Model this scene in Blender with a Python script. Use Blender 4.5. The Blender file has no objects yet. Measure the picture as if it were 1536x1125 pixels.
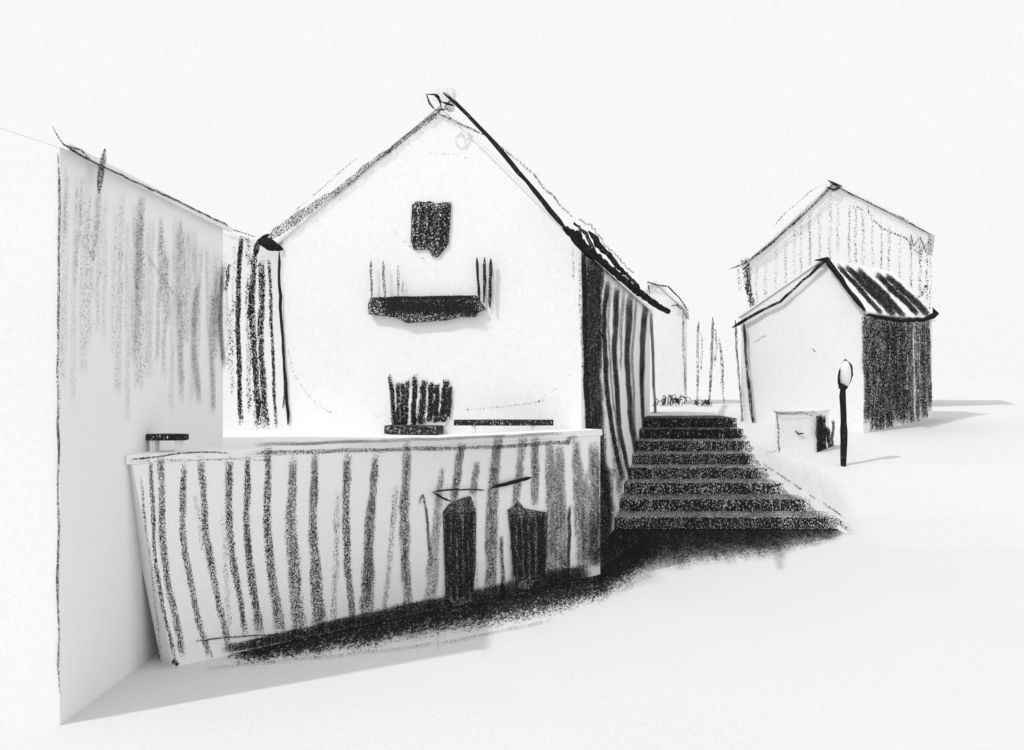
import bpy, bmesh, math, random
from mathutils import Vector as V
random.seed(7)
scene = bpy.context.scene
COL = scene.collection

# ------------------------------------------------------------------ camera
EYE = 4.2                     # eye height above the lower road
FPX = 1400.0                  # focal length in photo pixels (1536 wide)
HX, HY = 768.0, 570.0         # vanishing point of the view axis / horizon row
cam = bpy.data.objects.new('camera', bpy.data.cameras.new('camera'))
COL.objects.link(cam)
cam.location = (0, 0, EYE)
cam.rotation_euler = (math.radians(90), 0, 0)
cam.data.sensor_width = 36.0
cam.data.lens = 36.0 * FPX / 1536.0
cam.data.shift_y = (HY - 562.5) / 1536.0
cam.data.clip_start = 0.1
cam.data.clip_end = 20000
scene.camera = cam

# ------------------------------------------------------------------ light
SUN_EL = math.radians(50)
SH = V((0.84, 0.54, 0)).normalized()          # the way shadows fall on the ground
tosun = V((-SH.x * math.cos(SUN_EL), -SH.y * math.cos(SUN_EL), math.sin(SUN_EL)))
sl = bpy.data.lights.new('sun', 'SUN')
sl.energy = 1.5
sl.angle = math.radians(1.0)
sl.color = (1.0, 0.985, 0.965)
sun = bpy.data.objects.new('sun', sl)
COL.objects.link(sun)
sun.rotation_euler = tosun.to_track_quat('Z', 'Y').to_euler()
sun.location = (-20, -10, 30)

world = bpy.data.worlds.new('World')
scene.world = world
world.use_nodes = True
nt = world.node_tree
nt.nodes.clear()
out = nt.nodes.new('ShaderNodeOutputWorld')
bg = nt.nodes.new('ShaderNodeBackground')
sky = nt.nodes.new('ShaderNodeTexSky')
sky.sky_type = 'NISHITA'
sky.sun_disc = False
sky.sun_elevation = SUN_EL
sky.sun_rotation = math.atan2(tosun.x, tosun.y)
sky.dust_density = 6.0
sky.air_density = 1.0
sky.ozone_density = 1.0
hs = nt.nodes.new('ShaderNodeHueSaturation')
hs.inputs['Saturation'].default_value = 0.06
nt.links.new(sky.outputs[0], hs.inputs['Color'])
# bright even veil of thin cloud over the whole sky
veil = nt.nodes.new('ShaderNodeMix')
veil.data_type = 'RGBA'
veil.inputs[0].default_value = 0.95
nt.links.new(hs.outputs[0], veil.inputs[6])
veil.inputs[7].default_value = (8.35, 8.35, 8.33, 1)
wtc = nt.nodes.new('ShaderNodeTexCoord')
wn = nt.nodes.new('ShaderNodeTexNoise'); wn.inputs['Scale'].default_value = 430; wn.inputs['Detail'].default_value = 3
wr = nt.nodes.new('ShaderNodeMapRange'); wr.inputs['To Min'].default_value = 0.93; wr.inputs['To Max'].default_value = 1.07
wm = nt.nodes.new('ShaderNodeMix'); wm.data_type = 'RGBA'; wm.blend_type = 'MULTIPLY'; wm.inputs[0].default_value = 1.0
nt.links.new(wtc.outputs['Generated'], wn.inputs['Vector']); nt.links.new(wn.outputs['Fac'], wr.inputs['Value'])
nt.links.new(veil.outputs[2], wm.inputs[6]); nt.links.new(wr.outputs[0], wm.inputs[7])
nt.links.new(wm.outputs[2], bg.inputs['Color'])
bg.inputs['Strength'].default_value = 0.1
nt.links.new(bg.outputs[0], out.inputs['Surface'])
scene.view_settings.view_transform = 'Standard'
scene.view_settings.look = 'None'
scene.view_settings.gamma = 1.0
scene.view_settings.exposure = 0.22
scene.cycles.max_bounces = 6
scene.cycles.diffuse_bounces = 4
scene.cycles.transparent_max_bounces = 32

# ------------------------------------------------------------------ materials
INK = {}
def graphite_paper(name, grain, squash=1.0, paper=(0.83, 0.83, 0.828), ink=(0.022, 0.022, 0.023)):
    """White rough paper-like plaster; graphite sits on the high grains where
    the mesh attribute 'cov' (how heavily the pencil was pressed) says so."""
    m = bpy.data.materials.new(name)
    m.use_nodes = True
    t = m.node_tree
    N, L = t.nodes, t.links
    b = N['Principled BSDF']
    b.inputs['Roughness'].default_value = 0.95
    b.inputs['Specular IOR Level'].default_value = 0.08
    tc = N.new('ShaderNodeTexCoord')
    def noise(scale, detail, rough, stretch=(1, 1, 1)):
        mp = N.new('ShaderNodeMapping')
        mp.inputs['Scale'].default_value = stretch
        L.new(tc.outputs['Object'], mp.inputs['Vector'])
        n = N.new('ShaderNodeTexNoise')
        n.inputs['Scale'].default_value = scale
        n.inputs['Detail'].default_value = detail
        n.inputs['Roughness'].default_value = rough
        L.new(mp.outputs[0], n.inputs['Vector'])
        return n.outputs['Fac']
    def math_(op, a, c):
        n = N.new('ShaderNodeMath')
        n.operation = op
        for k, q in enumerate((a, c)):
            if isinstance(q, (int, float)):
                n.inputs[k].default_value = q
            else:
                L.new(q, n.inputs[k])
        return n.outputs[0]
    def pencil_mask():
        fine = noise(grain, 2.0, 0.62, (1, squash, 0.7))
        streak = noise(grain * 0.28, 1.0, 0.5, (1, 1, 0.10))
        # mask = sharpened(cov + grain)
        a = math_('MULTIPLY', math_('SUBTRACT', fine, 0.5), 4.3)
        s = math_('MULTIPLY', math_('SUBTRACT', streak, 0.5), 0.55)
        s = math_('MULTIPLY', s, math_('GREATER_THAN', cov, 0.03))
        v = math_('ADD', math_('ADD', math_('MULTIPLY', cov, 1.5), a), s)
        v = math_('SUBTRACT', v, 0.72)
        mr = N.new('ShaderNodeMapRange')
        mr.interpolation_type = 'SMOOTHSTEP'
        mr.inputs['From Min'].default_value = -0.25
        mr.inputs['From Max'].default_value = 0.38
        L.new(v, mr.inputs['Value'])
        mask = math_('MULTIPLY', mr.outputs[0], math_('MINIMUM', math_('MULTIPLY', cov, 9.0), 1.0))
        return mask
    at = N.new('ShaderNodeAttribute')
    at.attribute_name = 'cov'
    cov = at.outputs['Fac']
    mask = pencil_mask()
    # the paper itself: faint fibre tone
    fib = noise(grain * 0.5, 3.0, 0.62, (1, squash, 0.6))
    big = noise(0.35, 2.0, 0.5)
    tone = math_('ADD', math_('MULTIPLY', math_('SUBTRACT', fib, 0.5), 0.21),
                 math_('ADD', math_('MULTIPLY', math_('SUBTRACT', big, 0.5), 0.05), 1.0))
    pc = N.new('ShaderNodeMix'); pc.data_type = 'RGBA'; pc.blend_type = 'MULTIPLY'
    pc.inputs[0].default_value = 1.0
    pc.inputs[6].default_value = (*paper, 1)
    L.new(tone, pc.inputs[7])
    mx = N.new('ShaderNodeMix'); mx.data_type = 'RGBA'
    L.new(mask, mx.inputs[0])
    L.new(pc.outputs[2], mx.inputs[6])
    mx.inputs[7].default_value = (*ink, 1)
    L.new(mx.outputs[2], b.inputs['Base Color'])
    bp = N.new('ShaderNodeBump')
    bp.inputs['Strength'].default_value = 0.22
    bp.inputs['Distance'].default_value = 0.25 / grain
    L.new(fib, bp.inputs['Height'])
    L.new(bp.outputs[0], b.inputs['Normal'])
    # the loose pencil grains alone (bare between the grains), for marks lying on another surface
    m2 = bpy.data.materials.new(name.replace('plaster', 'graphite').replace('ground', 'graphite_ground'))
    m2.use_nodes = True
    t = m2.node_tree
    N, L = t.nodes, t.links
    N.clear()
    tc = N.new('ShaderNodeTexCoord')
    at = N.new('ShaderNodeAttribute'); at.attribute_name = 'cov'; cov = at.outputs['Fac']
    mask = pencil_mask()
    d = N.new('ShaderNodeBsdfDiffuse'); d.inputs['Color'].default_value = (*ink, 1)
    tr = N.new('ShaderNodeBsdfTransparent')
    ms = N.new('ShaderNodeMixShader'); o = N.new('ShaderNodeOutputMaterial')
    L.new(mask, ms.inputs[0]); L.new(tr.outputs[0], ms.inputs[1]); L.new(d.outputs[0], ms.inputs[2])
    L.new(ms.outputs[0], o.inputs['Surface'])
    INK[name] = m2
    return m

NEAR = graphite_paper('plaster_pencil_near', 74)
MID = graphite_paper('plaster_pencil_mid', 42)
FAR = graphite_paper('plaster_pencil_far', 27)
DIST = graphite_paper('plaster_pencil_distant', 19)
GROUND = graphite_paper('ground_pencil', 46, 0.36, paper=(0.675, 0.675, 0.673))
FLANK = graphite_paper('plaster_pencil_flank', 31)
STEP = graphite_paper('plaster_pencil_step', 29, 0.5)
def lamp_glass():
    m = bpy.data.materials.new('opal_glass')
    m.use_nodes = True
    t = m.node_tree
    b = t.nodes['Principled BSDF']
    n = t.nodes.new('ShaderNodeTexNoise'); n.inputs['Scale'].default_value = 14
    r = t.nodes.new('ShaderNodeValToRGB')
    r.color_ramp.elements[0].color = (0.76, 0.76, 0.75, 1)
    r.color_ramp.elements[1].color = (0.86, 0.86, 0.86, 1)
    t.links.new(n.outputs['Fac'], r.inputs[0]); t.links.new(r.outputs[0], b.inputs['Base Color'])
    b.inputs['Roughness'].default_value = 0.35
    return m
OPAL = lamp_glass()

# ------------------------------------------------------------------ helpers
def ray(px, py):
    return V(((px - HX) / FPX, 1.0, -(py - HY) / FPX))
def at(px, py, d):                       # point at depth d on the line of sight
    r = ray(px, py)
    return V((r.x * d, d, EYE + r.z * d))
class Plane:
    """A real surface: a point on it and its outward normal."""
    def __init__(self, p, n):
        self.p, self.n = V(p), V(n).normalized()
    def hit(self, px, py, off=0.0):
        r = ray(px, py)
        o = V((0, 0, EYE))
        k = (self.p + self.n * off - o).dot(self.n) / r.dot(self.n)
        return o + r * k
def base3(p, z=None):
    return V((p[0], p[1], p[2] if z is None else z))

class MB:
    def __init__(self):
        self.v, self.f, self.c, self.m = [], [], [], []
        self.k = 0
    def add(self, vs, fs, cov=0.0, mi=0):
        b = len(self.v)
        self.v += [V(p) for p in vs]
        self.c += list(cov) if isinstance(cov, (list, tuple)) else [cov] * len(vs)
        self.f += [tuple(b + i for i in f) for f in fs]
        self.m += [mi] * len(fs)
        return self
    def quad(self, a, b, c, d, cov=0.0):
        return self.add([a, b, c, d], [(0, 1, 2, 3)], cov)
    def prism(self, poly, vec, cov=0.0):
        """extrude polygon (list of points) by vec, closed"""
        n = len(poly); vec = V(vec)
        vs = [V(p) for p in poly] + [V(p) + vec for p in poly]
        fs = [tuple(range(n)), tuple(range(2 * n - 1, n - 1, -1))]
        fs += [(i, i + n, (i + 1) % n + n, (i + 1) % n) for i in range(n)]
        return self.add(vs, fs, cov)
    def box(self, o, ax, ay, az, cov=0.0):
        o, ax, ay, az = V(o), V(ax), V(ay), V(az)
        return self.prism([o, o + ax, o + ax + ay, o + ay], az, cov)
    def tube(self, pts, r, cov=0.6, wob=0.0, sides=6, seg=0.35, taper=0.35):
        """round wobbling line through pts, radius r (number or list)"""
        pts = [V(p) for p in pts]
        rs = r if isinstance(r, (list, tuple)) else [r] * len(pts)
        P, R = [], []
        for i in range(len(pts) - 1):
            n = max(1, int((pts[i + 1] - pts[i]).length / seg))
            n = min(n, 60)
            for k in range(n):
                q = k / n
                P.append(pts[i].lerp(pts[i + 1], q)); R.append(rs[i] * (1 - q) + rs[i + 1] * q)
        P.append(pts[-1]); R.append(rs[-1])
        n = len(P)
        vs, fs, cs = [], [], []
        up = V((0.13, -0.2, 0.97))
        for i in range(n):
            t = (P[min(i + 1, n - 1)] - P[max(i - 1, 0)]).normalized()
            u = t.cross(up)
            if u.length < 0.05: u = t.cross(V((1, 0, 0.1)))
            u.normalize(); w = u.cross(t)
            j = R[i] * random.uniform(0.82, 1.15)
            if i in (0, n - 1): j *= taper
            c = P[i] + u * random.uniform(-wob, wob) + w * random.uniform(-wob, wob)
            cc = max(0.03, cov * random.uniform(0.82, 1.14))
            for k in range(sides):
                a = 2 * math.pi * k / sides
                vs.append(c + (u * math.cos(a) + w * math.sin(a)) * j); cs.append(cc)
        for i in range(n - 1):
            for k in range(sides):
                k2 = (k + 1) % sides
                fs.append((i * sides + k, i * sides + k2, (i + 1) * sides + k2, (i + 1) * sides + k))
        fs.append(tuple(range(sides - 1, -1, -1))); fs.append(tuple((n - 1) * sides + k for k in range(sides)))
        return self.add(vs, fs, cs, 1)
    def stroke(self, plane, px, w, cov=0.6, off=0.003, n=14, ends=0.5, jit=1.0):
        """one pencil-like band lying on a wall: px = list of (x, y) along it, w = width(s) in photo pixels"""
        self.k += 1
        off += 0.0005 * self.k
        ws = w if isinstance(w, (list, tuple)) else [w] * len(px)
        L = [0.0]
        for i in range(1, len(px)):
            L.append(L[-1] + math.dist(px[i], px[i - 1]))
        def samp(s):
            s = max(0.0, min(L[-1], s))
            for i in range(1, len(px)):
                if s <= L[i] + 1e-9:
                    q = (s - L[i - 1]) / max(1e-9, L[i] - L[i - 1])
                    return (px[i - 1][0] * (1 - q) + px[i][0] * q, px[i - 1][1] * (1 - q) + px[i][1] * q, ws[i - 1] * (1 - q) + ws[i] * q)
        # smooth corners by averaging samples
        n = max(n, int(L[-1] / 14))
        sm = L[-1] * 0.10 if len(px) > 2 else 0.0
        vs, cs, fs = [], [], []
        cols = (-1.35, -0.8, 0.0, 0.8, 1.35)
        cc = (0.0, 0.86, 1.0, 0.86, 0.0)
        pts = []
        for i in range(n + 1):
            s = L[-1] * i / n
            k = min(sm, s, L[-1] - s)
            a, b2, c2 = samp(s - k), samp(s), samp(s + k)
            pts.append([(a[j] + b2[j] * 2 + c2[j]) / 4 for j in range(3)])
        ph = random.uniform(0, 6)
        for i in range(n + 1):
            p, q = pts[max(0, i - 1)], pts[min(n, i + 1)]
            dx, dy = q[0] - p[0], q[1] - p[1]
            d = math.hypot(dx, dy) or 1
            nx, ny = -dy / d, dx / d
            x, y, wd = pts[i]
            hw = wd / 2 * random.uniform(0.88, 1.14)
            sx = jit * (0.5 * math.sin(ph + i * 0.9) + random.uniform(-0.4, 0.4))
            e = 1.0
            if i == 0 or i == n: e = 0.0
            elif i == 1 or i == n - 1: e = 1 - ends * 0.4
            for c, m in zip(cols, cc):
                vs.append(plane.hit(x + nx * (c * hw + sx), y + ny * (c * hw + sx), off))
                cs.append(cov * m * e * random.uniform(0.92, 1.08))
        m = len(cols)
        for i in range(n):
            for k in range(m - 1):
                fs.append((i * m + k, i * m + k + 1, (i + 1) * m + k + 1, (i + 1) * m + k))
        return self.add(vs, fs, cs, 1)
    def build(self, name, mat, parent=None, smooth=False):
        o0 = world_base(parent) if parent is not None else V((0, 0, 0))
        me = bpy.data.meshes.new(name)
        me.from_pydata([tuple(p - o0) for p in self.v], [], self.f)
        a = me.attributes.new('cov', 'FLOAT', 'POINT')
        a.data.foreach_set('value', [float(x) for x in self.c])
        me.materials.append(mat)
        if any(self.m):
            me.materials.append(INK[mat.name])
            me.polygons.foreach_set('material_index', self.m)
        bm = bmesh.new(); bm.from_mesh(me)
        bmesh.ops.recalc_face_normals(bm, faces=bm.faces)
        bm.to_mesh(me); bm.free()
        if smooth:
            for p in me.polygons: p.use_smooth = True
        o = bpy.data.objects.new(name, me)
        COL.objects.link(o)
        if parent is not None: o.parent = parent
        return o
def world_base(o):
    p = V((0, 0, 0))
    while o is not None:
        p += o.location; o = o.parent
    return p
def thing(name, label, cat, loc, group=None):
    o = bpy.data.objects.new(name, None)
    COL.objects.link(o)
    o.location = loc; o.empty_display_size = 0.3
    o['label'] = label; o['category'] = cat
    if group: o['group'] = group
    return o
def tag(o, label, cat, group=None):
    o['label'] = label; o['category'] = cat
    if group: o['group'] = group
    return o
def pxr(w, d): return w / 2 * d / FPX       # half a drawn width, in metres, at depth d
def smooth01(t):
    t = max(0.0, min(1.0, t)); return t * t * (3 - 2 * t)
def interp(x, tab):
    if x <= tab[0][0]: return tab[0][1]
    for (a, b), (c, d) in zip(tab, tab[1:]):
        if x <= c: return b + (d - b) * (x - a) / (c - a)
    return tab[-1][1]

# ------------------------------------------------------------------ main planes of the place
A13 = math.radians(13)
SIDE = V((math.sin(A13), math.cos(A13), 0))         # along the white house, away from us
GABL = V((math.cos(A13), -math.sin(A13), 0))        # along its gable, to the right
CORNER = at(872, 570, 20.3); CORNER.z = 0
gable = Plane(CORNER, -SIDE)
flank = Plane(CORNER, GABL)
W0, W1 = V((-4.94, 13.67, 0)), V((1.9, 20.1, 0))    # foot of the striped terrace wall
WD = (W1 - W0).normalized()
WN = V((WD.y, -WD.x, 0))
terr = Plane(W0, WN)
TZ = 3.0
road0 = Plane((0, 0, 0), (0, 0, 1))

# ------------------------------------------------------------------ ground
PATH = [(25.8, 0.0), (36.0, 2.79), (40.0, 2.85)]
BANK = [(23.5, 0.0), (26.0, 0.45), (28.5, 1.60), (34.0, 2.26), (40.0, 2.75), (60.0, 2.9)]
def gz(x, y):
    b = interp(y, BANK)
    p = interp(y, PATH) - 0.30
    k = smooth01((x - 9.0 + max(0.0, min(1.0, (y - 27.5) / 2.2))) / 0.7)
    if y < 26.5: p = 0.0
    z = max(0.0, p) * (1 - k) + b * k if y < 38 else b
    return z
def axis(lo, hi, step, far):
    a = []
    x = lo
    while x <= hi + 1e-6:
        a.append(x); x += step
    g = step; l, h = lo, hi
    left, right = [], []
    while h < far:
        g *= 1.5; l -= g; h += g
        left.append(l); right.append(h)
    return left[::-1] + a + right
xs = axis(-12, 24, 0.25, 6000)
ys = [-40, -20, -8, 0] + [2 + 0.25 * i for i in range(0, 160)]
g = 0.25
while ys[-1] < 6000:
    g *= 1.4; ys.append(ys[-1] + g)
gm = MB()
gm.add([(x, y, gz(x, y)) for y in ys for x in xs],
       [(j * len(xs) + i, j * len(xs) + i + 1, (j + 1) * len(xs) + i + 1, (j + 1) * len(xs) + i)
        for j in range(len(ys) - 1) for i in range(len(xs) - 1)], 0.0)
go = gm.build('ground', GROUND, smooth=True); go['kind'] = 'structure'
def ghit(px, py, up=0.0):
    r = ray(px, py); o = V((0, 0, EYE)); t = 3.0
    while t < 300:
        p = o + r * t
        if p.z <= gz(p.x, p.y) + up: return V((p.x, p.y, gz(p.x, p.y) + up))
        t += 0.01
    return o + r * 300
class GroundSurf:
    def hit(self, px, py, off=0.0): return ghit(px, py, off)
gsurf = GroundSurf()
def strip(mb, upper, lower, covs, off=0.012, n=60, rows=8):
    """shade drawn on the ground between two edges; covs = coverage from the upper edge to the lower edge"""
    def along(pl, q):
        x0, x1 = pl[0][0], pl[-1][0]
        s = q * (len(pl) - 1); i = min(int(s), len(pl) - 2); f = s - i
        return (pl[i][0] * (1 - f) + pl[i + 1][0] * f, pl[i][1] * (1 - f) + pl[i + 1][1] * f)
    vs, cs, fs = [], [], []
    for i in range(n + 1):
        q = i / n
        a, b = along(upper, q), along(lower, q)
        jl = random.uniform(-3, 3)
        for k in range(rows + 1):
            s = k / rows
            x = a[0] * (1 - s) + b[0] * s; y = a[1] * (1 - s) + b[1] * s + (jl * s)
            vs.append(gsurf.hit(x, y, off))
            e = min(1.0, min(i, n - i) / 3.0)
            cs.append(interp(s, covs) * e * random.uniform(0.9, 1.1))
    for i in range(n):
        for k in range(rows):
            fs.append((i * (rows + 1) + k, i * (rows + 1) + k + 1, (i + 1) * (rows + 1) + k + 1, (i + 1) * (rows + 1) + k))
    mb.add(vs, fs, cs, 1)

rd = MB()
# terrace wall's cast shade, drawn as a dark strip along its foot
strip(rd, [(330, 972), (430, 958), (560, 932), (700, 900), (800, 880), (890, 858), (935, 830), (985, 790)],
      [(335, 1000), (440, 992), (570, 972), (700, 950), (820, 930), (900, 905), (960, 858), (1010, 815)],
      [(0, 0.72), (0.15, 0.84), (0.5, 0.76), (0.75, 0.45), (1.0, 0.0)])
# house shade drawn at the foot of the stepped path, fading out on the pale road
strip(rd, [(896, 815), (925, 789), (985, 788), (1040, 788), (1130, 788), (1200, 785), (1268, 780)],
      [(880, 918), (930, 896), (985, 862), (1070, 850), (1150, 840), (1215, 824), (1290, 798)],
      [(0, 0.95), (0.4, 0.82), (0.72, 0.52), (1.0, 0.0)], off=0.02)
for pl, w, c in (([(300, 1003), (480, 985), (660, 965), (740, 948), (835, 928)], 3, 0.33),
                 ([(657, 935), (657, 980)], 2.5, 0.3),
                 ([(1140, 692), (1190, 727), (1270, 778)], 2.5, 0.42),
                 ([(970, 842), (1040, 835), (1090, 832)], 12, 0.18)):
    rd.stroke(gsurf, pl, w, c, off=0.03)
o = rd.build('road', GROUND); o['kind'] = 'structure'  # holds the drawn shade strips and thin ground lines

# stepped path beside the house, whose shade is drawn into its dark tone
pm = MB()
NST = 8
edge_r = [(26.2, 9.2), (27.45, 8.75), (28.7, 8.3), (29.9, 8.1), (31.2, 8.1), (32.4, 8.25), (36, 8.45), (38, 8.5)]
for i in range(NST):
    y0 = 26.2 + i * (36.0 - 26.2) / NST
    y1 = 26.2 + (i + 1) * (36.0 - 26.2) / NST
    if i == NST - 1: y1 = 37.0
    zt = 2.79 * (i + 1) / NST
    xl0 = CORNER.x + (y0 - CORNER.y) * math.tan(A13) + 0.02
    xl1 = CORNER.x + (y1 - CORNER.y) * math.tan(A13) + 0.02
    xr = interp(y0, edge_r)
    nx = 14
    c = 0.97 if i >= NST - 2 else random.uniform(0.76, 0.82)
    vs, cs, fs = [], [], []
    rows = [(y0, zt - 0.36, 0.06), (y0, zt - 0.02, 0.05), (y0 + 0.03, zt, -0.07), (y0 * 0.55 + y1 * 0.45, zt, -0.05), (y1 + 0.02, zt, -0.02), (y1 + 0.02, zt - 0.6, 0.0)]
    for (yy, zz, dc) in rows:
        xl = CORNER.x + (yy - CORNER.y) * math.tan(A13) + 0.02
        for k in range(nx + 1):
            q = k / nx
            vs.append((xl * (1 - q) + xr * q, yy, zz + random.uniform(-0.008, 0.008)))
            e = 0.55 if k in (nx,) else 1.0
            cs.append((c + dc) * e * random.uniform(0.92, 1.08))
    for j in range(len(rows) - 1):
        for k in range(nx):
            fs.append((j * (nx + 1) + k, j * (nx + 1) + k + 1, (j + 1) * (nx + 1) + k + 1, (j + 1) * (nx + 1) + k))
    n1 = nx + 1
    fs.append(tuple(j * n1 + nx for j in range(len(rows))))
    fs.append(tuple(j * n1 for j in range(len(rows) - 1, -1, -1)))
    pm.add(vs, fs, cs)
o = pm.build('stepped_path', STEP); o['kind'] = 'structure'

# ------------------------------------------------------------------ the white gabled house
EZ = gable.hit(872, 372).z                       # eaves
EZL = gable.hit(417, 361).z                     # left eaves sit a little higher
L_ = gable.hit(424, 570)                         # left corner
apex = gable.hit(660, 160)
HW = (L_ - CORNER).dot(-GABL)
HLEN = 18.4
P_ = lambda s, t, z: V((CORNER.x, CORNER.y, 0)) - GABL * s + SIDE * t + V((0, 0, z))
SA = (V((apex.x, apex.y, 0)) - CORNER).dot(-GABL)
house = thing('house', 'tall white gabled house with dark hatched right side, standing behind the striped terrace wall', 'house', P_(HW / 2, 0, TZ))
w = MB()
prof = [P_(0, 0, -0.1), P_(0, 0, EZ), P_(SA, 0, apex.z), P_(HW, 0, EZL), P_(HW, 0, -0.1)]
w.prism(prof, SIDE * HLEN)
# pencil hatching that draws the shade of the flank
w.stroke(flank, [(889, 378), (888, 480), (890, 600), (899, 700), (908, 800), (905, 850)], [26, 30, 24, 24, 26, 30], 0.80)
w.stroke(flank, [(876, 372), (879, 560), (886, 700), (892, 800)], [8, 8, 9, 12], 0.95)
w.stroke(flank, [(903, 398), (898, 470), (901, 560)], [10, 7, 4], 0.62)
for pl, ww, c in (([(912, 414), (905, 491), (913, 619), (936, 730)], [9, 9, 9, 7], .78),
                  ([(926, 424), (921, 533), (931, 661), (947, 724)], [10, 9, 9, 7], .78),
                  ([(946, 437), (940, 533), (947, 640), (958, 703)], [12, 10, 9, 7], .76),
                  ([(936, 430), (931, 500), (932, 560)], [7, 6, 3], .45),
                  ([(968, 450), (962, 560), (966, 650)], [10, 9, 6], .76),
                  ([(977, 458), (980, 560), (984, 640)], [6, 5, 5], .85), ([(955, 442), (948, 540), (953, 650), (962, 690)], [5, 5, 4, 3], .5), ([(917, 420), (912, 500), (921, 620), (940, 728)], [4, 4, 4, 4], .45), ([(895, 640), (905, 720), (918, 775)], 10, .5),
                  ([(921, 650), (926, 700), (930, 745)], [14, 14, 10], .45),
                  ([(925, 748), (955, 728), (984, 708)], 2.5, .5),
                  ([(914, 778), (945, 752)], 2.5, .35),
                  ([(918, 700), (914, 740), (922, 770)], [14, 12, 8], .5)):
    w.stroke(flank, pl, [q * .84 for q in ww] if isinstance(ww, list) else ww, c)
# faint marks on the gable
for pl, ww, c in (([(868, 375), (872, 520), (882, 650)], 2.5, .35), ([(858, 370), (861, 420)], 2, .3),
                  ([(430, 520), (440, 560), (470, 605), (520, 630)], 1.8, .2),
                  ([(868, 545), (840, 580), (790, 610)], 1.8, .22),
                  ([(680, 615), (760, 610), (838, 596)], 2.2, .24), ([(545, 625), (585, 622)], 2, .18),
                  ([(590, 345), (625, 380), (660, 410)], 1.8, .18),
                  ([(640, 228), (690, 232), (715, 245)], 1.6, .14),
                  ([(418, 382), (425, 540), (433, 634)], 4.5, .85), ([(405, 372), (411, 556), (416, 648)], 3, .6)):
    if pl[0][0] < 424: continue
    w.stroke(gable, pl, ww, c)
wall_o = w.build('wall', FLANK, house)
# roof: two thick slabs
r = MB()
OV, OE, TH = 0.04, 0.12, 0.07
for s0, s1 in ((0.0, SA), (HW, SA)):
    z0, z1 = (EZ if s0 == 0.0 else EZL), apex.z
    sg = -1 if s0 < s1 else 1
    sl_ = (z1 - z0) / abs(s1 - s0)
    e0 = s0 + sg * OE
    a = P_(e0, -OV, z0 - OE * sl_ + 0.004); b = P_(s1, -OV, z1 + 0.004)
    r.prism([a, b, b + V((0, 0, TH)), a + V((0, 0, TH))], SIDE * (HLEN + 2 * OV), 0.05)
roof = r.build('roof', MID, house)
c = MB()
cp = P_(SA + 0.02, 0.25, apex.z)
c.box(cp + V((-0.24, -0.2, 0.02)), (0.46, -0.04, 0), (0.04, 0.46, 0), (0.05, 0, 0.40), 0.10)
c.build('chimney', MID, roof)
c = MB()
q = [(640, 142), (658, 146), (668, 158), (682, 160)]
for pl in ([(640, 140), (645, 155), (652, 165)], [(640, 141), (652, 142), (659, 150), (662, 162)], [(652, 165), (672, 164)], [(660, 152), (680, 158), (676, 150), (668, 160)], [(655, 140), (659, 146), (657, 150)]):
    c.tube([at(x, y, 20.55) for x, y in pl], 0.03, 0.75, wob=0.012, seg=0.12)
c.build('chimney_cap', MID, roof)
# bargeboards drawn along the two verges
fr = Plane(P_(0, -OV - 0.01, 0), -SIDE)
b = MB()
lb = [(404, 358), (440, 330), (500, 290), (560, 243), (620, 198), (660, 166)]
b.tube([fr.hit(x, y) for x, y in lb], [.12, .11, .08, .055, .045, .055], 0.40, wob=0.02, seg=.2)
b.tube([fr.hit(x, y) for x, y in [(440, 318), (490, 278), (535, 236)]], .015, 0.3, wob=0.02, seg=.2)
b.build('bargeboard', MID, house)
b = MB()
b.tube([fr.hit(x, y) for x, y in [(665, 139), (700, 170), (733, 205), (790, 272), (850, 345)]], [.045, .045, .055, .05, .06], 0.92, wob=0.012, seg=.25)
b.tube([fr.hit(x, y) for x, y in [(668, 138), (686, 155)]], .02, 0.85)
b.tube([fr.hit(x, y) for x, y in [(735, 205), (800, 262), (858, 328)]], [.02, .03, .03], 0.34, wob=0.03, seg=.2)
b.tube([fr.hit(x, y) for x, y in [(658, 170), (690, 185), (730, 205)]], .03, 0.45, wob=0.012, seg=.2)
b.build('bargeboard', MID, house)
# dark gutter along the right eaves
gt = MB()
ge = Plane(P_(-OE, 0, 0), GABL)
gt.tube([ge.hit(x, y) for x, y in [(846, 342), (872, 366), (910, 400), (950, 432), (985, 458), (1003, 468)]], [.06, .10, .11, .12, .13, .13], 0.93, wob=0.02, seg=.4)
gt.tube([ge.hit(x, y) for x, y in [(884, 346), (897, 366), (925, 397), (960, 432)]], [.05, .08, .07, .05], 0.84, wob=0.02, seg=.4)
gt.tube([ge.hit(x, y) for x, y in [(860, 333), (880, 352), (893, 385)]], [.02, .05, .06], 0.72, wob=0.02, seg=.2)
gt.tube([ge.hit(x, y) for x, y in [(846, 342), (868, 352), (876, 375)]], [.04, .06, .07], 0.9, wob=0.02, seg=.2)
gt.tube([ge.hit(x, y) for x, y in [(868, 330), (886, 338), (902, 360), (950, 410)]], .02, 0.4, wob=0.03, seg=.3)
gt.build('gutter', MID, house)
# black rafter end at the left eaves
re_ = MB()
pts = [fr.hit(x, y) for x, y in [(389, 360), (398, 364), (410, 369), (424, 374)]]
re_.tube(pts, [.07, .13, .13, .07], 1.0, sides=8, seg=.08)
re_.tube([fr.hit(x, y) for x, y in [(382, 385), (388, 362), (404, 352)]], [.05, .07, .05], .75, wob=.02, seg=.1)
re_.build('rafter_end', MID, house)
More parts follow.
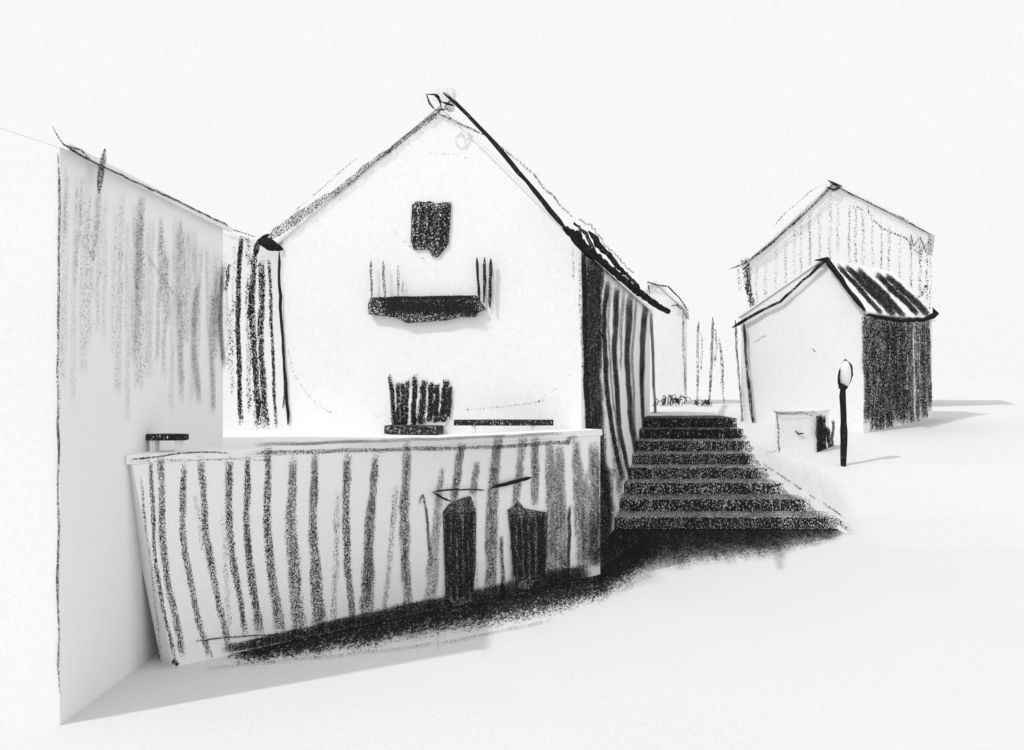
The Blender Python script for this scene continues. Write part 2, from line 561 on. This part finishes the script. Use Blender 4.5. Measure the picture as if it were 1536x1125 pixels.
# left corner downpipes (long pencil lines)
dp = MB()
dpl = Plane(P_(0, -0.03, 0), -SIDE)
dp.tube([dpl.hit(x, y) for x, y in [(418, 378), (421, 460), (425, 540), (433, 637)]], [.035, .04, .035, .04], .88, wob=.012, seg=.25)
dp.tube([dpl.hit(x, y) for x, y in [(425, 540), (427, 590), (424, 612)]], .025, .6, wob=.01, seg=.25)
dp.build('downpipe', MID, house)
# attic window: ragged dark shutter panel standing 5 cm proud
def panel(mb, plane, poly, thick, cov):
    pts = [plane.hit(x, y, 0.0) for x, y in poly]
    mb.prism([p - plane.n * 0.02 for p in pts], plane.n * (thick + 0.02), cov)
wi = MB()
panel(wi, gable, [(619, 308), (626, 302), (640, 304), (645, 302), (655, 306), (664, 304), (677, 304), (676, 330), (673, 365), (665, 377), (657, 386), (648, 384), (642, 373), (634, 375), (622, 375), (617, 362), (618, 330)], 0.05, 0.80)
for x in (624, 633, 644, 654, 664, 671):
    wi.stroke(gable, [(x + 1, 305), (x - 1, 340), (x - 3, 373)], 6, 0.72, off=0.055)
wi.stroke(gable, [(656, 360), (654, 372)], 3.2, 0.0, off=0.075)
wi.build('window', MID, house)
# balcony; the shade beneath it is drawn into the dark slab
bal = MB()
zt = gable.hit(640, 449).z; zb = gable.hit(640, 484).z
PJ = 0.17
ba = []
for (x, y) in [(560, 447), (640, 445), (716, 444), (730, 464), (716, 470), (714, 476), (690, 476), (670, 481), (640, 483), (612, 485), (598, 477), (572, 474), (557, 472), (556, 458)]:
    ba.append(gable.hit(x, y, -0.02))
bal.prism(ba, -SIDE * PJ, 0.80)
bpl = Plane(P_(0, -PJ - .02, 0), -SIDE)
bal.stroke(bpl, [(560, 449), (640, 447), (716, 446)], 6, 0.97, off=0.01)
bal.stroke(bpl, [(565, 462), (640, 460), (722, 462)], 18, 0.88, off=0.01)
balc = bal.build('balcony', MID, house)
for pl, ww, cv in (([(556, 389), (558, 447)], 5, .42), ([(574, 391), (578, 447)], 5, .42), ([(597, 398), (597, 447)], 5, .30),
                  ([(605, 420), (603, 447)], 4, .28), ([(715, 386), (719, 450)], 4.5, .82), ([(727, 386), (726, 455)], 5.5, .66), ([(736, 388), (735, 462)], 6, .72)):
    m = MB()
    pp = Plane(P_(0, -PJ + 0.03, 0), -SIDE)
    m.tube([pp.hit(x, y) for x, y in pl], pxr(ww, 20), cv, wob=.008, seg=.15)
    m.build('baluster', MID, balc)
# terrace door of dark upright boards
dm = MB()
panel(dm, gable, [(586, 575), (600, 590), (640, 575), (676, 572), (672, 632), (664, 640), (592, 640)], 0.03, 0.02)
for pl, ww, cv in (([(584, 560), (589, 600), (592, 648)], [4, 7, 7], .97), ([(597, 571), (597, 645)], 6, .9), ([(604, 571), (603, 645)], 6, .92), ([(611, 567), (608, 648)], 6, .9),
                   ([(623, 560), (619, 648)], 7, .95), ([(636, 567), (634, 600), (631, 640)], [9, 10, 11], .86), ([(647, 571), (644, 635)], 8, .9), ([(656, 574), (653, 630)], 8, .93),
                   ([(669, 567), (663, 630)], 9, .93), ([(675, 578), (672, 628)], 7, .95), ([(648, 630), (672, 628)], 7, .8)):
    dm.stroke(gable, pl, ww, cv, off=0.04)
dm.build('door', MID, house)
sm_ = MB()
zz = gable.hit(625, 655).z
a0 = gable.hit(588, 650); a1 = gable.hit(665, 650)
for k in range(1):
    a0.z = a1.z = TZ + 0.004
    sm_.prism([a0 - SIDE * .0, a1 - SIDE * .0, a1 - SIDE * .55, (a0 + a1) / 2 - SIDE * .62, a0 - SIDE * .5], (0, 0, 0.18), 0.93)
sm_.build('doorstep', MID, house)

# ------------------------------------------------------------------ terrace wall with two doors
tw = thing('terrace_wall', 'high terrace wall with wavy dark vertical stripes and two dark doorways beside the road', 'wall', (W0 + W1) / 2)
t = MB()
tl = terr.hit(198, 690); tl.z = TZ
W0b = V((W0.x - 0.0, W0.y, -0.1))
W1b = V((W1.x, W1.y, -0.1)); W1t = V((W1.x, W1.y, TZ))
far_r = flank.p + SIDE * 1.0
t.prism([W0b, W1b, W1t, tl], -WN * 0.45)
S = [([(210, 712), (228, 860), (243, 1003)], 4, .42), ([(226, 685), (233, 855), (264, 998)], 6, .60), ([(241, 677), (245, 839), (276, 990)], 10, .60),
     ([(277, 690), (272, 796), (297, 933), (317, 990)], 9, .60), ([(301, 679), (309, 808), (338, 950), (346, 980)], 10, .58), ([(293, 740), (305, 830)], 7, .26),
     ([(343, 681), (344, 808), (370, 958)], [12, 11, 8], .60), ([(333, 760), (345, 955)], 7, .24), ([(372, 679), (370, 815), (391, 958)], [9, 10, 13], .63),
     ([(402, 665), (401, 815), (422, 955)], [9, 11, 16], .60), ([(440, 679), (436, 796), (450, 955)], [11, 16, 20], .57), ([(473, 673), (469, 796), (481, 952)], [9, 13, 23], .60),
     ([(521, 675), (519, 815), (530, 944)], [11, 11, 10], .58), ([(508, 730), (500, 948)], 9, .32), ([(565, 677), (554, 791), (550, 933)], [9, 14, 20], .63),
     ([(595, 723), (586, 830), (574, 933)], 8, .38), ([(611, 657), (606, 798), (613, 922)], [11, 15, 12], .60), ([(629, 760), (634, 733), (641, 780), (647, 850)], [4, 4, 4, 6], .66),
     ([(664, 696), (654, 790), (645, 915)], [9, 12, 20], .50), ([(693, 662), (684, 730), (680, 760)], 11, .60), ([(716, 691), (709, 745)], 10, .52),
     ([(750, 645), (739, 727), (736, 895)], [12, 17, 18], .60), ([(752, 800), (755, 895)], 6, .62), ([(785, 652), (778, 720), (772, 765)], 11, .52), ([(803, 652), (803, 762)], 12, .58),
     ([(824, 657), (829, 760), (830, 883)], [12, 18, 20], .56), ([(839, 659), (840, 740), (847, 874)], [11, 18, 14], .56), ([(863, 653), (866, 700), (872, 780), (880, 862)], [12, 14, 20, 22], .54),
     ([(855, 755), (853, 860)], 5, .8), ([(888, 760), (892, 852)], [8, 14], .72), ([(848, 668), (856, 656), (866, 658)], 7, .5), ([(712, 735), (713, 905)], [6, 10], .34),
     ([(815, 780), (818, 885)], 10, .5), ([(760, 870), (800, 890)], 8, .4),
     ([(889, 660), (892, 760), (896, 850)], [13, 16, 18], .58), ([(878, 700), (882, 850)], [8, 16], .5), ([(808, 800), (860, 860)], 12, .36),
     ([(290, 962), (350, 955), (432, 951)], 2.4, .72), ([(258, 990), (268, 998)], 7, .9),
     ([(330, 975), (480, 945), (620, 915), (760, 888), (890, 858)], [12, 18, 22, 26, 32], .84)]  # shade band along the wall foot, drawn onto the wall
S.append(([(897, 660), (898, 760), (899, 858)], [5, 6, 7], .6))
for pl, ww, cv in S: t.stroke(terr, pl, ww, cv - .04)  # upright strokes carry the stripes and the wall's drawn shade
t.build('wall', NEAR, tw)
cpg = MB()
ctl = tl - WD * 0.08
cq = [ctl + WN * 0.001, W1t + WD * 0.06 + WN * 0.001, W1t + WD * 0.06 - WN * 0.55, ctl - WN * 0.55]
cpg.prism([p + V((0, 0, 0.004)) for p in cq], (0, 0, 0.13), 0.0)
tp = Plane(W0 + WN * 0.001, WN)
for pl, ww, cv in (([(190, 690), (240, 684), (290, 678), (325, 677), (348, 682)], 2.6, .66), ([(188, 692), (330, 689), (420, 690)], 2.6, .3), ([(375, 680), (470, 677), (600, 674), (740, 671), (866, 662)], 6, .50),):
    cpg.stroke(tp, pl, ww, cv)
top_pl = Plane(V((0, 0, TZ + 0.134)), (0, 0, 1))
for pl, ww, cv in (([(376, 667), (480, 664), (600, 660), (740, 655), (850, 650)], 5, .50),):
    cpg.stroke(top_pl, pl, ww, cv, off=0.003)
cpg.build('coping', NEAR, tw)
for poly, xsr, lint, lw in (
    ([(664, 768), (672, 757), (690, 748), (704, 744), (712, 770), (711, 850), (706, 905), (680, 912), (668, 895)], (671, 680, 689, 698, 706), [(648, 738), (668, 735), (700, 734), (728, 735)], 3.2),
    ([(761, 765), (772, 758), (776, 752), (784, 762), (800, 765), (819, 768), (818, 830), (812, 870), (800, 872), (792, 884), (775, 882), (768, 830)], (770, 779, 788, 798, 808, 814), [(738, 731), (760, 726), (797, 716)], 6)):
    d = MB()
    panel(d, terr, poly, 0.05, 0.85)
    ys0 = min(y for x, y in poly); ys1 = max(y for x, y in poly)
    for x in xsr:
        d.stroke(terr, [(x, ys0 + 16 + random.uniform(-3, 3)), (x + 1, (ys0 + ys1) / 2), (x + 2, ys1 - 8)], 7, 0.74, off=0.055)
    do = d.build('door', NEAR, tw)
    l = MB()
    lp = Plane(W0 + WN * 0.07, WN)
    l.tube([lp.hit(x, y) for x, y in lint], pxr(lw, 16), 0.9 if lw > 4 else 0.62, wob=.006, seg=.12)
    if lw < 4: l.tube([lp.hit(x, y) for x, y in [(650, 739), (664, 747), (676, 752)]], pxr(4, 16), .85, seg=.1)
    l.build('lintel', NEAR, do)
# terrace paving behind the wall
te = MB()
pl = [tl - WN * 0.44, W1t - WN * 0.44, V((flank.p.x + 0.15, flank.p.y + 0.6, TZ)), P_(0, 0.6, TZ), P_(HW, 0.6, TZ), V((-9, 23.0, TZ)), V((-9, 14.2, TZ))]
te.prism([V((p.x, p.y, TZ - 0.012)) for p in pl], (0, 0, -0.25), 0.0)
o = te.build('terrace', MID); o['kind'] = 'structure'

# benches on the terrace
def bench(label, px0, px1, py, d0, thick, depth):
    a, b = at(px0, py, d0), at(px1, py, d0)
    root = thing('bench', label, 'bench', V(((a.x + b.x) / 2, d0, TZ)), 'dark benches on the terrace')
    m = MB(); n = 10
    topv = []
    for i in range(n + 1):
        q = i / n; e = math.sin(math.pi * min(max(q, .06), .94)) ** 0.45
        topv.append((a.lerp(b, q), e))
    poly = [p + V((0, -depth / 2 * e, 0)) for p, e in topv] + [p + V((0, depth / 2 * e, 0)) for p, e in topv[::-1]]
    m.prism(poly, (0, 0, thick), 0.97)
    m.build('seat', MID, root)
    for q in (0.2, 0.8):
        p = a.lerp(b, q); m = MB()
        m.box(V((p.x - .04, p.y - depth * .3, TZ - .01)), (.08, 0, 0), (0, depth * .6, 0), (0, 0, p.z - TZ + 0.02), 0.06)
        m.build('leg', MID, root)
bench('long thin black bench on the terrace right of the dark boarded door', 681, 830, 638, 20.0, .12, .36)
bench('short dark bench at the left end of the terrace beside the grey hatched house', 220, 281, 660, 14.0, .09, .3)

# ------------------------------------------------------------------ left house (pale grey hatching)
lx0, ly0, lx1, ly1 = -5.50, 11.35, -5.42, 17.5
lz = 7.07
lh = thing('house', 'pale grey hatched house at the left edge with a long sloping eaves line', 'house', (lx0 - 2.6, (ly0 + ly1) / 2, 0))
lpl = Plane((lx0, ly0, 0), (ly1 - ly0, -(lx1 - lx0), 0))
m = MB()
m.prism([(lx0, ly0, -.1), (lx0, ly0, lz), (lx0 - 2.6, ly0, lz + 0.8), (lx0 - 5.2, ly0, lz), (lx0 - 5.2, ly0, -.1)], (lx1 - lx0, ly1 - ly0, 0), 0.0)
def ltop(x): return 215 + (x - 90) * (340 - 215) / (345 - 90)
random.seed(11)
x = 97
while x < 338:
    y0 = ltop(x) + random.uniform(8, 70); y1 = random.uniform(500, 640)
    lean = random.uniform(-6, 10)
    cv = random.uniform(.13, .22) * (0.8 + 0.5 * (x - 97) / 240)
    k = random.random()
    m.stroke(lpl, [(x + lean * .4, y0), (x, (y0 + y1) / 2), (x - lean * .3, y1)], random.uniform(5, 13), cv)  # faint hatching draws the shade of this wall
    if k < .5:
        m.stroke(lpl, [(x + 3, y0 + 20), (x + 5, y0 + random.uniform(90, 180))], random.uniform(4, 8), cv * 1.25)
    x += random.uniform(8, 15)
for pl, ww, cv in (([(155, 226), (149, 300), (140, 400)], [7, 8, 5], .30), ([(212, 290), (209, 380), (205, 540)], [11, 10, 7], .30), ([(270, 330), (268, 450), (272, 590)], 8, .26), ([(100, 245), (97, 360)], 4, .25), ([(122, 290), (112, 430)], 5, .24), ([(137, 290), (131, 345), (134, 385), (143, 370)], 3, .3), ([(298, 420), (290, 505), (300, 610)], 8, .36), ([(320, 430), (318, 520), (321, 625)], 8, .36), ([(329, 395), (322, 540)], 9, .34), ([(336, 392), (330, 470), (337, 560)], 6, .55), ([(219, 380), (268, 450)], 2.2, .3)):
    m.stroke(lpl, pl, ww, cv)
m.build('wall', NEAR, lh)
rr = MB()
for sx in (0, 1):
    e = V((lx0 + 0.12, ly0 - .006, lz - 0.08)) if sx == 0 else V((lx0 - 5.32, ly0 - .006, lz - 0.08))
    a = V((lx0 - 2.6, ly0 - .006, lz + 0.81))
    rr.prism([e, a, a + V((0, 0, .09)), e + V((0, 0, .09))], (lx1 - lx0, ly1 - ly0 + .2, 0), 0.0)
rr.build('roof', NEAR, lh)
ev = MB()
lpo = Plane((lx0 + .13, ly0, 0), lpl.n)
ev.tube([lpo.hit(x, y) for x, y in [(92, 214), (120, 232), (152, 248), (210, 276), (280, 308), (342, 338)]], [.016, .018, .014, .014, .015, .016], .55, wob=.01, seg=.2)
ev.tube([lpo.hit(x, y) for x, y in [(80, 190), (86, 205), (96, 217), (122, 226), (136, 240)]], .012, .45, wob=.008, seg=.2)
ev.tube([lpo.hit(x, y) for x, y in [(157, 223), (152, 250), (148, 290)]], [.03, .04, .03], .45, wob=.008, seg=.1)
ev.build('eaves_board', NEAR, lh)
cn = MB()
cn.tube([V((lx0 - .0, ly0 - .02, z)) + V((random.uniform(-.015, .015), 0, 0)) for z in (lz - .1, 5.6, 4.3, 3.0, 1.8, .4)], .014, .42, wob=.012, seg=.3)
cn.build('corner_board', NEAR, lh)

# wall between the two houses, at the back of the terrace
bw = thing('link_wall', 'narrow white wall with long dark upright strokes between the grey house and tall white house', 'wall', (-6.6, 22.6, TZ))
bp_ = Plane((0, 22.5, 0), (0, -1, 0))
m = MB()
x0b, x1b = at(320, 0, 22.5).x, L_.x + 0.1
m.prism([V((x0b, 22.5, TZ - .1)), V((x0b, 22.5, bp_.hit(320, 345).z)), V((x1b, 22.5, bp_.hit(420, 372).z)), V((x1b, 22.5, TZ - .1))], (0, .3, 0))
for pl, ww, cv in (([(362, 348), (356, 455), (361, 640)], 7, .85), ([(383, 368), (376, 455), (390, 645)], 9, .80), ([(393, 384), (391, 523), (400, 645)], 9, .78), ([(403, 384), (408, 500), (414, 645)], 4.5, .72),
                   ([(371, 404), (374, 624)], 7, .40), ([(371, 350), (373, 400)], 6, .35), ([(383, 520), (384, 640)], 8, .38), ([(344, 394), (338, 440)], 5, .6), ([(346, 460), (344, 560)], 8, .28), ([(352, 360), (348, 600)], 6, .22)):
    m.stroke(bp_, pl, ww, cv)
m.build('wall', MID, bw)
m = MB()
m.tube([at(325, 339, 22.4), at(355, 346, 22.4), at(384, 356, 22.4)], .02, .45, wob=.01, seg=.2)
m.build('coping', MID, bw)

# ------------------------------------------------------------------ right-hand house
K = V((12.8, 34.0, 0)); SD = V((.7071, .7071, 0)); GD = V((-.7071, .7071, 0))
bz = 2.2
rez = 4.2 + 105 * 34 / FPX
RW, RL, RA = 5.05, 6.43, 1.55
raz = 4.2 + 180 * 35.1 / FPX
Q = lambda s, t, z: K + GD * s + SD * t + V((0, 0, z))
rh = thing('house', 'small white gabled house with dark striped right roof slope, behind the lamp post', 'house', Q(RW / 2, RL / 2, bz))
rg, rs = Plane(K, -SD), Plane(K, -GD)
m = MB()
m.prism([Q(0, 0, 1.4), Q(0, 0, rez), Q(RA, 0, raz), Q(RW, 0, rez), Q(RW, 0, 1.4)], SD * RL)
x = 1300
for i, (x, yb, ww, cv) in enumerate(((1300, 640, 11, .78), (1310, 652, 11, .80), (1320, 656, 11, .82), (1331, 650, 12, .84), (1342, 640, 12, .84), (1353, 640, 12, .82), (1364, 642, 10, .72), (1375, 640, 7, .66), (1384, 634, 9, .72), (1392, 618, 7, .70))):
    m.stroke(rs, [(x - 1, 466 + (x - 1300) * .1), (x + 1, 560), (x + 3, yb)], ww * 1.12, cv)  # shade of the side wall, drawn as close hatching
for pl, ww, cv in (([(1128, 515), (1150, 502)], 2, .4), ([(1218, 523), (1223, 528)], 2, .5), ([(1115, 500), (1120, 545)], 2, .2)):
    m.stroke(rg, pl, ww, cv)
m.build('wall', FAR, rh)
m = MB()
for s0, s1, z0 in ((0, RA, rez), (RW, RA, rez)):
    sg = -1 if s0 < s1 else 1
    slp = (raz - z0) / abs(s1 - s0)
    e = .12
    a = Q(s0 + sg * e, -.06, z0 - e * slp + .004); b_ = Q(s1, -.06, raz + .004)
    m.prism([a, b_, b_ + V((0, 0, .08)), a + V((0, 0, .08))], SD * (RL + .12), 0.0)
rn = (Q(0, 0, rez) - Q(RA, 0, raz)).cross(SD)
if rn.z < 0: rn = -rn
rpl = Plane(Q(RA, 0, raz + .09), rn)
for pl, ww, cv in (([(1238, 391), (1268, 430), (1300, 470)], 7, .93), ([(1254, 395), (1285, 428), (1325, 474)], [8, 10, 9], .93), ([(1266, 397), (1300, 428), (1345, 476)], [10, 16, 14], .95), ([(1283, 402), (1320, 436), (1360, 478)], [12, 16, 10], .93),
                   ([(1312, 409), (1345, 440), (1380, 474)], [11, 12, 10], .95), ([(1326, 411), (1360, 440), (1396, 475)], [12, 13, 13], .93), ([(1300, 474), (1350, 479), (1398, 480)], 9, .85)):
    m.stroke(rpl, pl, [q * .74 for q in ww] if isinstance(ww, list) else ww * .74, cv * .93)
m.build('roof', FAR, rh)
vg = Plane(Q(0, -.18, 0), -SD)
m = MB(); m.tube([vg.hit(x, y) for x, y in [(1098, 491), (1120, 478), (1170, 452), (1215, 412), (1240, 389)]], [.06, .07, .05, .055, .09], .74, wob=.02, seg=.3)
m.build('bargeboard', FAR, rh)
m = MB(); m.tube([vg.hit(x, y) for x, y in [(1222, 390), (1240, 389), (1268, 428), (1298, 466)]], [.07, .10, .08, .07], .92, wob=.02, seg=.3)
m.build('bargeboard', FAR, rh)
m = MB()
eg = Plane(Q(-.27, 0, 0), -GD)
m.tube([eg.hit(x, y) for x, y in [(1298, 472), (1345, 481), (1385, 480), (1404, 470), (1400, 462)]], [.05, .07, .08, .13, .09], .9, wob=.03, seg=.3)
m.build('gutter', FAR, rh)
for pl, ww, cv in (([(1103, 480), (1107, 550), (1115, 642)], 3.5, .48), ([(1116, 485), (1121, 560), (1131, 645)], 5, .62)):
    m = MB(); m.tube([vg.hit(x, y) for x, y in pl], pxr(ww, 36), cv, wob=.015, seg=.35); m.build('corner_post', FAR, rh)

# taller house behind it
D2 = 48.0
b2 = thing('house', 'tall pale house with faint vertical lines on its gable, rising behind the small white house', 'house', at(1255, 570, D2 + 4) - V((0, 0, 1.4)))
gp = Plane((0, D2, 0), (0, -1, 0))
apx = gp.hit(1247, 276); le = gp.hit(1120, 396); re2 = gp.hit(1392, 350)
m = MB()
m.prism([V((le.x, D2, 2)), le, apx, re2, V((re2.x, D2, 2))], (3.5, 8, 0))
random.seed(5)
x = 1134
while x < 1392:
    ytop = 276 + (1247 - x) * 120 / 127 if x < 1247 else 276 + (x - 1247) * 74 / 145
    m.stroke(gp, [(x + 1, ytop + random.uniform(4, 16)), (x + 1, ytop + 60), (x + random.uniform(-1, 4), ytop + random.uniform(95, 190))], random.uniform(3, 4.5), random.uniform(.20, .31))
    x += random.uniform(10, 17)
for pl, ww, cv in (([(1117, 385), (1122, 430), (1131, 468)], [12, 10, 6], .62), ([(1107, 400), (1110, 440)], 5, .28), ([(1378, 430), (1384, 440), (1390, 425), (1382, 445)], 5, .45), ([(1395, 345), (1396, 400), (1395, 468)], 3, .36), ([(1300, 308), (1312, 336), (1340, 350), (1362, 356), (1366, 372)], 2.6, .42), ([(1278, 310), (1296, 314)], 4, .3)):
    m.stroke(gp, pl, ww, cv)
m.build('wall', DIST, b2)
m = MB()
for e, sg in ((le, -1), (re2, 1)):
    dirv = (e - apx)
    tip = apx + dirv * 1.06
    m.prism([tip + V((0, -.15, .01)), apx + V((0, -.15, .01)), apx + V((0, -.15, .16)), tip + V((0, -.15, .16))], (3.55, 8.2, 0), 0.0)
m.build('roof', DIST, b2)
g2 = Plane((0, D2 - .2, 0), (0, -1, 0))
m = MB(); m.tube([g2.hit(x, y) for x, y in [(1094, 403), (1122, 393), (1160, 362), (1210, 318), (1250, 276)]], [.04, .055, .06, .055, .06], .50, wob=.03, seg=.4)
m.tube([g2.hit(x, y) for x, y in [(1160, 340), (1190, 308), (1225, 280), (1240, 278)]], .04, .3, wob=.05, seg=.4)
m.tube([g2.hit(x, y) for x, y in [(1242, 270), (1252, 276), (1262, 280), (1250, 285), (1240, 280)]], [.06, .08, .07, .06, .05], .7, wob=.02, seg=.2)
m.build('bargeboard', DIST, b2)
m = MB(); m.tube([g2.hit(x, y) for x, y in [(1252, 280), (1290, 298), (1325, 314), (1360, 330), (1392, 352)]], .04, .36, wob=.03, seg=.4)
m.tube([g2.hit(x, y) for x, y in [(1365, 350), (1370, 370), (1380, 355), (1388, 378), (1393, 362), (1380, 380), (1370, 374)]], .045, .42, wob=.03, seg=.3)
m.build('bargeboard', DIST, b2)

# distant house at the top of the path
D3 = 52.0
fh = thing('house', 'tiny far white house with a sloping roof at the head of the dark path', 'house', at(985, 606, D3 + 3))
fp = Plane((0, D3, 0), (0, -1, 0))
m = MB()
pp = [fp.hit(930, 612), fp.hit(930, 470), fp.hit(982, 425), fp.hit(1028, 466), fp.hit(1028, 612)]
m.prism(pp, (1.4, 7, 0))
for pl, ww, cv in (([(1024, 466), (1026, 530), (1029, 600)], 4, .48), ([(1016, 568), (1060, 574)], 2, .25)):
    m.stroke(fp, [p for p in pl if p[0] < 1032] , ww, cv) if all(p[0] < 1032 for p in pl) else None
m.build('wall', DIST, fh)
m = MB()
for e in (pp[1], pp[3]):
    d_ = e - pp[2]; tip = pp[2] + d_ * 1.08
    m.prism([tip + V((0, -.12, .01)), pp[2] + V((0, -.12, .01)), pp[2] + V((0, -.12, .18)), tip + V((0, -.12, .18))], (1.42, 7.1, 0))
m.build('roof', DIST, fh)
m = MB()
f2 = Plane((0, D3 - .2, 0), (0, -1, 0))
m.tube([f2.hit(x, y) for x, y in [(975, 440), (971, 423), (985, 428), (1003, 430), (1018, 446), (1032, 466)]], .045, .62, wob=.02, seg=.3)
m.tube([f2.hit(x, y) for x, y in [(1006, 460), (1015, 458), (1026, 466), (1030, 478), (1024, 474)]], .06, .5, wob=.04, seg=.3)
m.build('bargeboard', DIST, fh)
for i, (pl, ww, cv, lab) in enumerate((
    ([(1048, 482), (1046, 520), (1047, 560), (1046, 606)], 4, .42, 'crooked thin grey pole nearest the tiny far house'),
    ([(1069, 476), (1068, 530), (1066, 570), (1063, 606)], 4.4, .48, 'tallest thin grey pole, between two shorter ones beyond the path'),
    ([(1079, 506), (1081, 530), (1084, 570), (1086, 606)], 3.2, .36, 'shortest thin grey pole, nearest the small white house'))):
    pts = [at(x, y, 49) for x, y in pl]
    pts[-1].z = gz(pts[-1].x, 49) - .05
    o = thing('pole', lab, 'pole', pts[-1], 'thin poles beyond the path')
    m = MB(); m.tube(pts, pxr(ww, 49), cv, wob=.02, seg=.3); m.build('shaft', DIST, o)
    m = MB(); q = pts[0]
    m.tube([q + V((0, 0, -.5)), q + V((.16, 0, -.75)), q + V((.2, 0, -1.6)), q + V((.1, 0, -2.6))], pxr(3, 49), .35, wob=.03, seg=.2); m.build('stay_wire', DIST, o)

# scribbled shrubs
def shrub(label, px0, px1, py, d, h, n, r, cov, mat, seed):
    random.seed(seed)
    a, b = at(px0, py, d), at(px1, py, d)
    zg = gz((a.x + b.x) / 2, d)
    o = MB(); base = V(((a.x + b.x) / 2, d, zg))
    for i in range(n):
        q = random.random()
        c0 = a.lerp(b, q); c0.z = zg - .03
        pts = [c0]
        p = c0.copy()
        for k in range(7):
            p = p + V((random.uniform(-.22, .22), random.uniform(-.18, .18), 0)) * (h / .5)
            p.z = zg + random.uniform(.05, h) * (0.6 + .4 * math.sin(math.pi * q))
            pts.append(p.copy())
        o.tube(pts, r, cov, wob=.02, seg=.1, sides=5)
    root = bpy.data.objects.new('tmp', None)
    root.location = base
    ob = o.build('shrub', mat, root); ob.parent = None; ob.location = base
    bpy.data.objects.remove(root)
    return tag(ob, label, 'shrub')
shrub('low scribbly grey shrub below the tiny far house', 992, 1030, 606, 49.5, .62, 14, .028, .5, DIST, 3)
shrub('small curly shrub at the foot of the tallest thin pole', 1046, 1064, 604, 48.6, .42, 6, .028, .55, DIST, 4)
shrub('tangled grey shrub at the left corner of the small white house', 1108, 1160, 676, 30.6, .42, 16, .018, .52, FAR, 8)

# ------------------------------------------------------------------ storage box and street lamp
bx = MB()
d0 = 30.5
p0, p1 = at(1163, 0, d0), at(1226, 0, d0)
zg = gz(p0.x, d0) - .08
zt = at(0, 618, d0).z
sb = thing('storage_box', 'low white box with right end hatched dark for shade, left of the lamp post', 'box', V(((p0.x + p1.x) / 2, d0 + .5, zg)))
m = MB()
sv = V((.62, .75, 0))
m.prism([V((p0.x, d0, zg)), V((p1.x, d0, zg)), V((p1.x, d0, zt)), V((p0.x, d0, zt))], sv * 1.0)
pb = Plane((0, d0, 0), (0, -1, 0)); pe = Plane((p1.x, d0, 0), (sv.y, -sv.x, 0))
for pl, ww, cv in (([(1165, 619), (1168, 650), (1168, 682)], 2.6, .6), ([(1166, 676), (1150, 679)], 2, .3)):
    m.stroke(pb, pl, ww, cv)
m.build('body', FAR, sb)
m = MB()
m.prism([V((p0.x - .05, d0 - .05, zt + .004)), V((p1.x + .02, d0 - .05, zt + .004)), V((p1.x + .02, d0 - .05, zt + .05)), V((p0.x - .05, d0 - .05, zt + .05))], sv * 1.08, .16)
m.tube([at(x, y, d0 - .08) for x, y in [(1159, 616), (1168, 620), (1190, 621), (1204, 618), (1222, 626)]], .016, .5, wob=.01, seg=.1)
m.build('lid', FAR, sb)
m = MB()
for pl, ww in (([(1228, 620), (1230, 690)], 9), ([(1234, 622), (1236, 686)], 8), ([(1240, 640), (1244, 660), (1247, 690)], 6), ([(1250, 628), (1247, 690)], 5)):
    m.stroke(pe, pl, ww, .92, off=.012)  # shaded end of the box, drawn as dark hatching
m.build('hatched_shade_end', FAR, sb)
m = MB(); m.tube([at(x, y, d0 - .06) for x, y in [(1193, 646), (1198, 651), (1206, 650)]], .025, .85, seg=.06); m.build('handle', FAR, sb)

lb_ = ghit(1265, 698)
D = lb_.y
lamp = thing('street_lamp', 'black street lamp with pale oval head standing on the white bank', 'street lamp', lb_)
m = MB()
m.tube([at(1265, 703, D), at(1266, 660, D), at(1265, 620, D), at(1264, 582, D)], [.10, .115, .10, .12], .98, wob=.008, sides=10, seg=.25, taper=.8)
m.build('pole', FAR, lamp)
m = MB()
cc = at(1268, 561, D); a_, h_ = pxr(17, D), pxr(42, D)
n1, n2 = 14, 10
vs = [cc + V((0, 0, -h_))] + [cc + V((a_ * math.sin(math.pi * j / n2) * math.cos(2 * math.pi * i / n1), a_ * math.sin(math.pi * j / n2) * math.sin(2 * math.pi * i / n1), -h_ * math.cos(math.pi * j / n2))) for j in range(1, n2) for i in range(n1)] + [cc + V((0, 0, h_))]
fs = [(0, 1 + (i + 1) % n1, 1 + i) for i in range(n1)]
for j in range(n2 - 2):
    fs += [(1 + j * n1 + i, 1 + j * n1 + (i + 1) % n1, 1 + (j + 1) * n1 + (i + 1) % n1, 1 + (j + 1) * n1 + i) for i in range(n1)]
last = len(vs) - 1
fs += [(last, 1 + (n2 - 2) * n1 + i, 1 + (n2 - 2) * n1 + (i + 1) % n1) for i in range(n1)]
m.add(vs, fs, 0)
head = m.build('lamp_head', OPAL, lamp, smooth=True)
m = MB()
m.tube([at(1264, 584, D - .02), at(1272, 575, D - .02), at(1277, 562, D - .02), at(1276, 548, D - .02), at(1268, 540, D - .02), at(1263, 545, D - .02)], [.07, .06, .06, .05, .035, .02], .93, seg=.08, sides=8)
m.tube([at(1259, 580, D - .02), at(1258, 566, D - .02), at(1260, 553, D - .02)], [.04, .035, .035], .9, seg=.08)
m.build('lamp_frame', FAR, head)
m = MB()
m.tube([at(1262, 584, D), at(1266, 578, D)], .14, .98, sides=10, taper=.9)
m.build('collar', FAR, lamp)
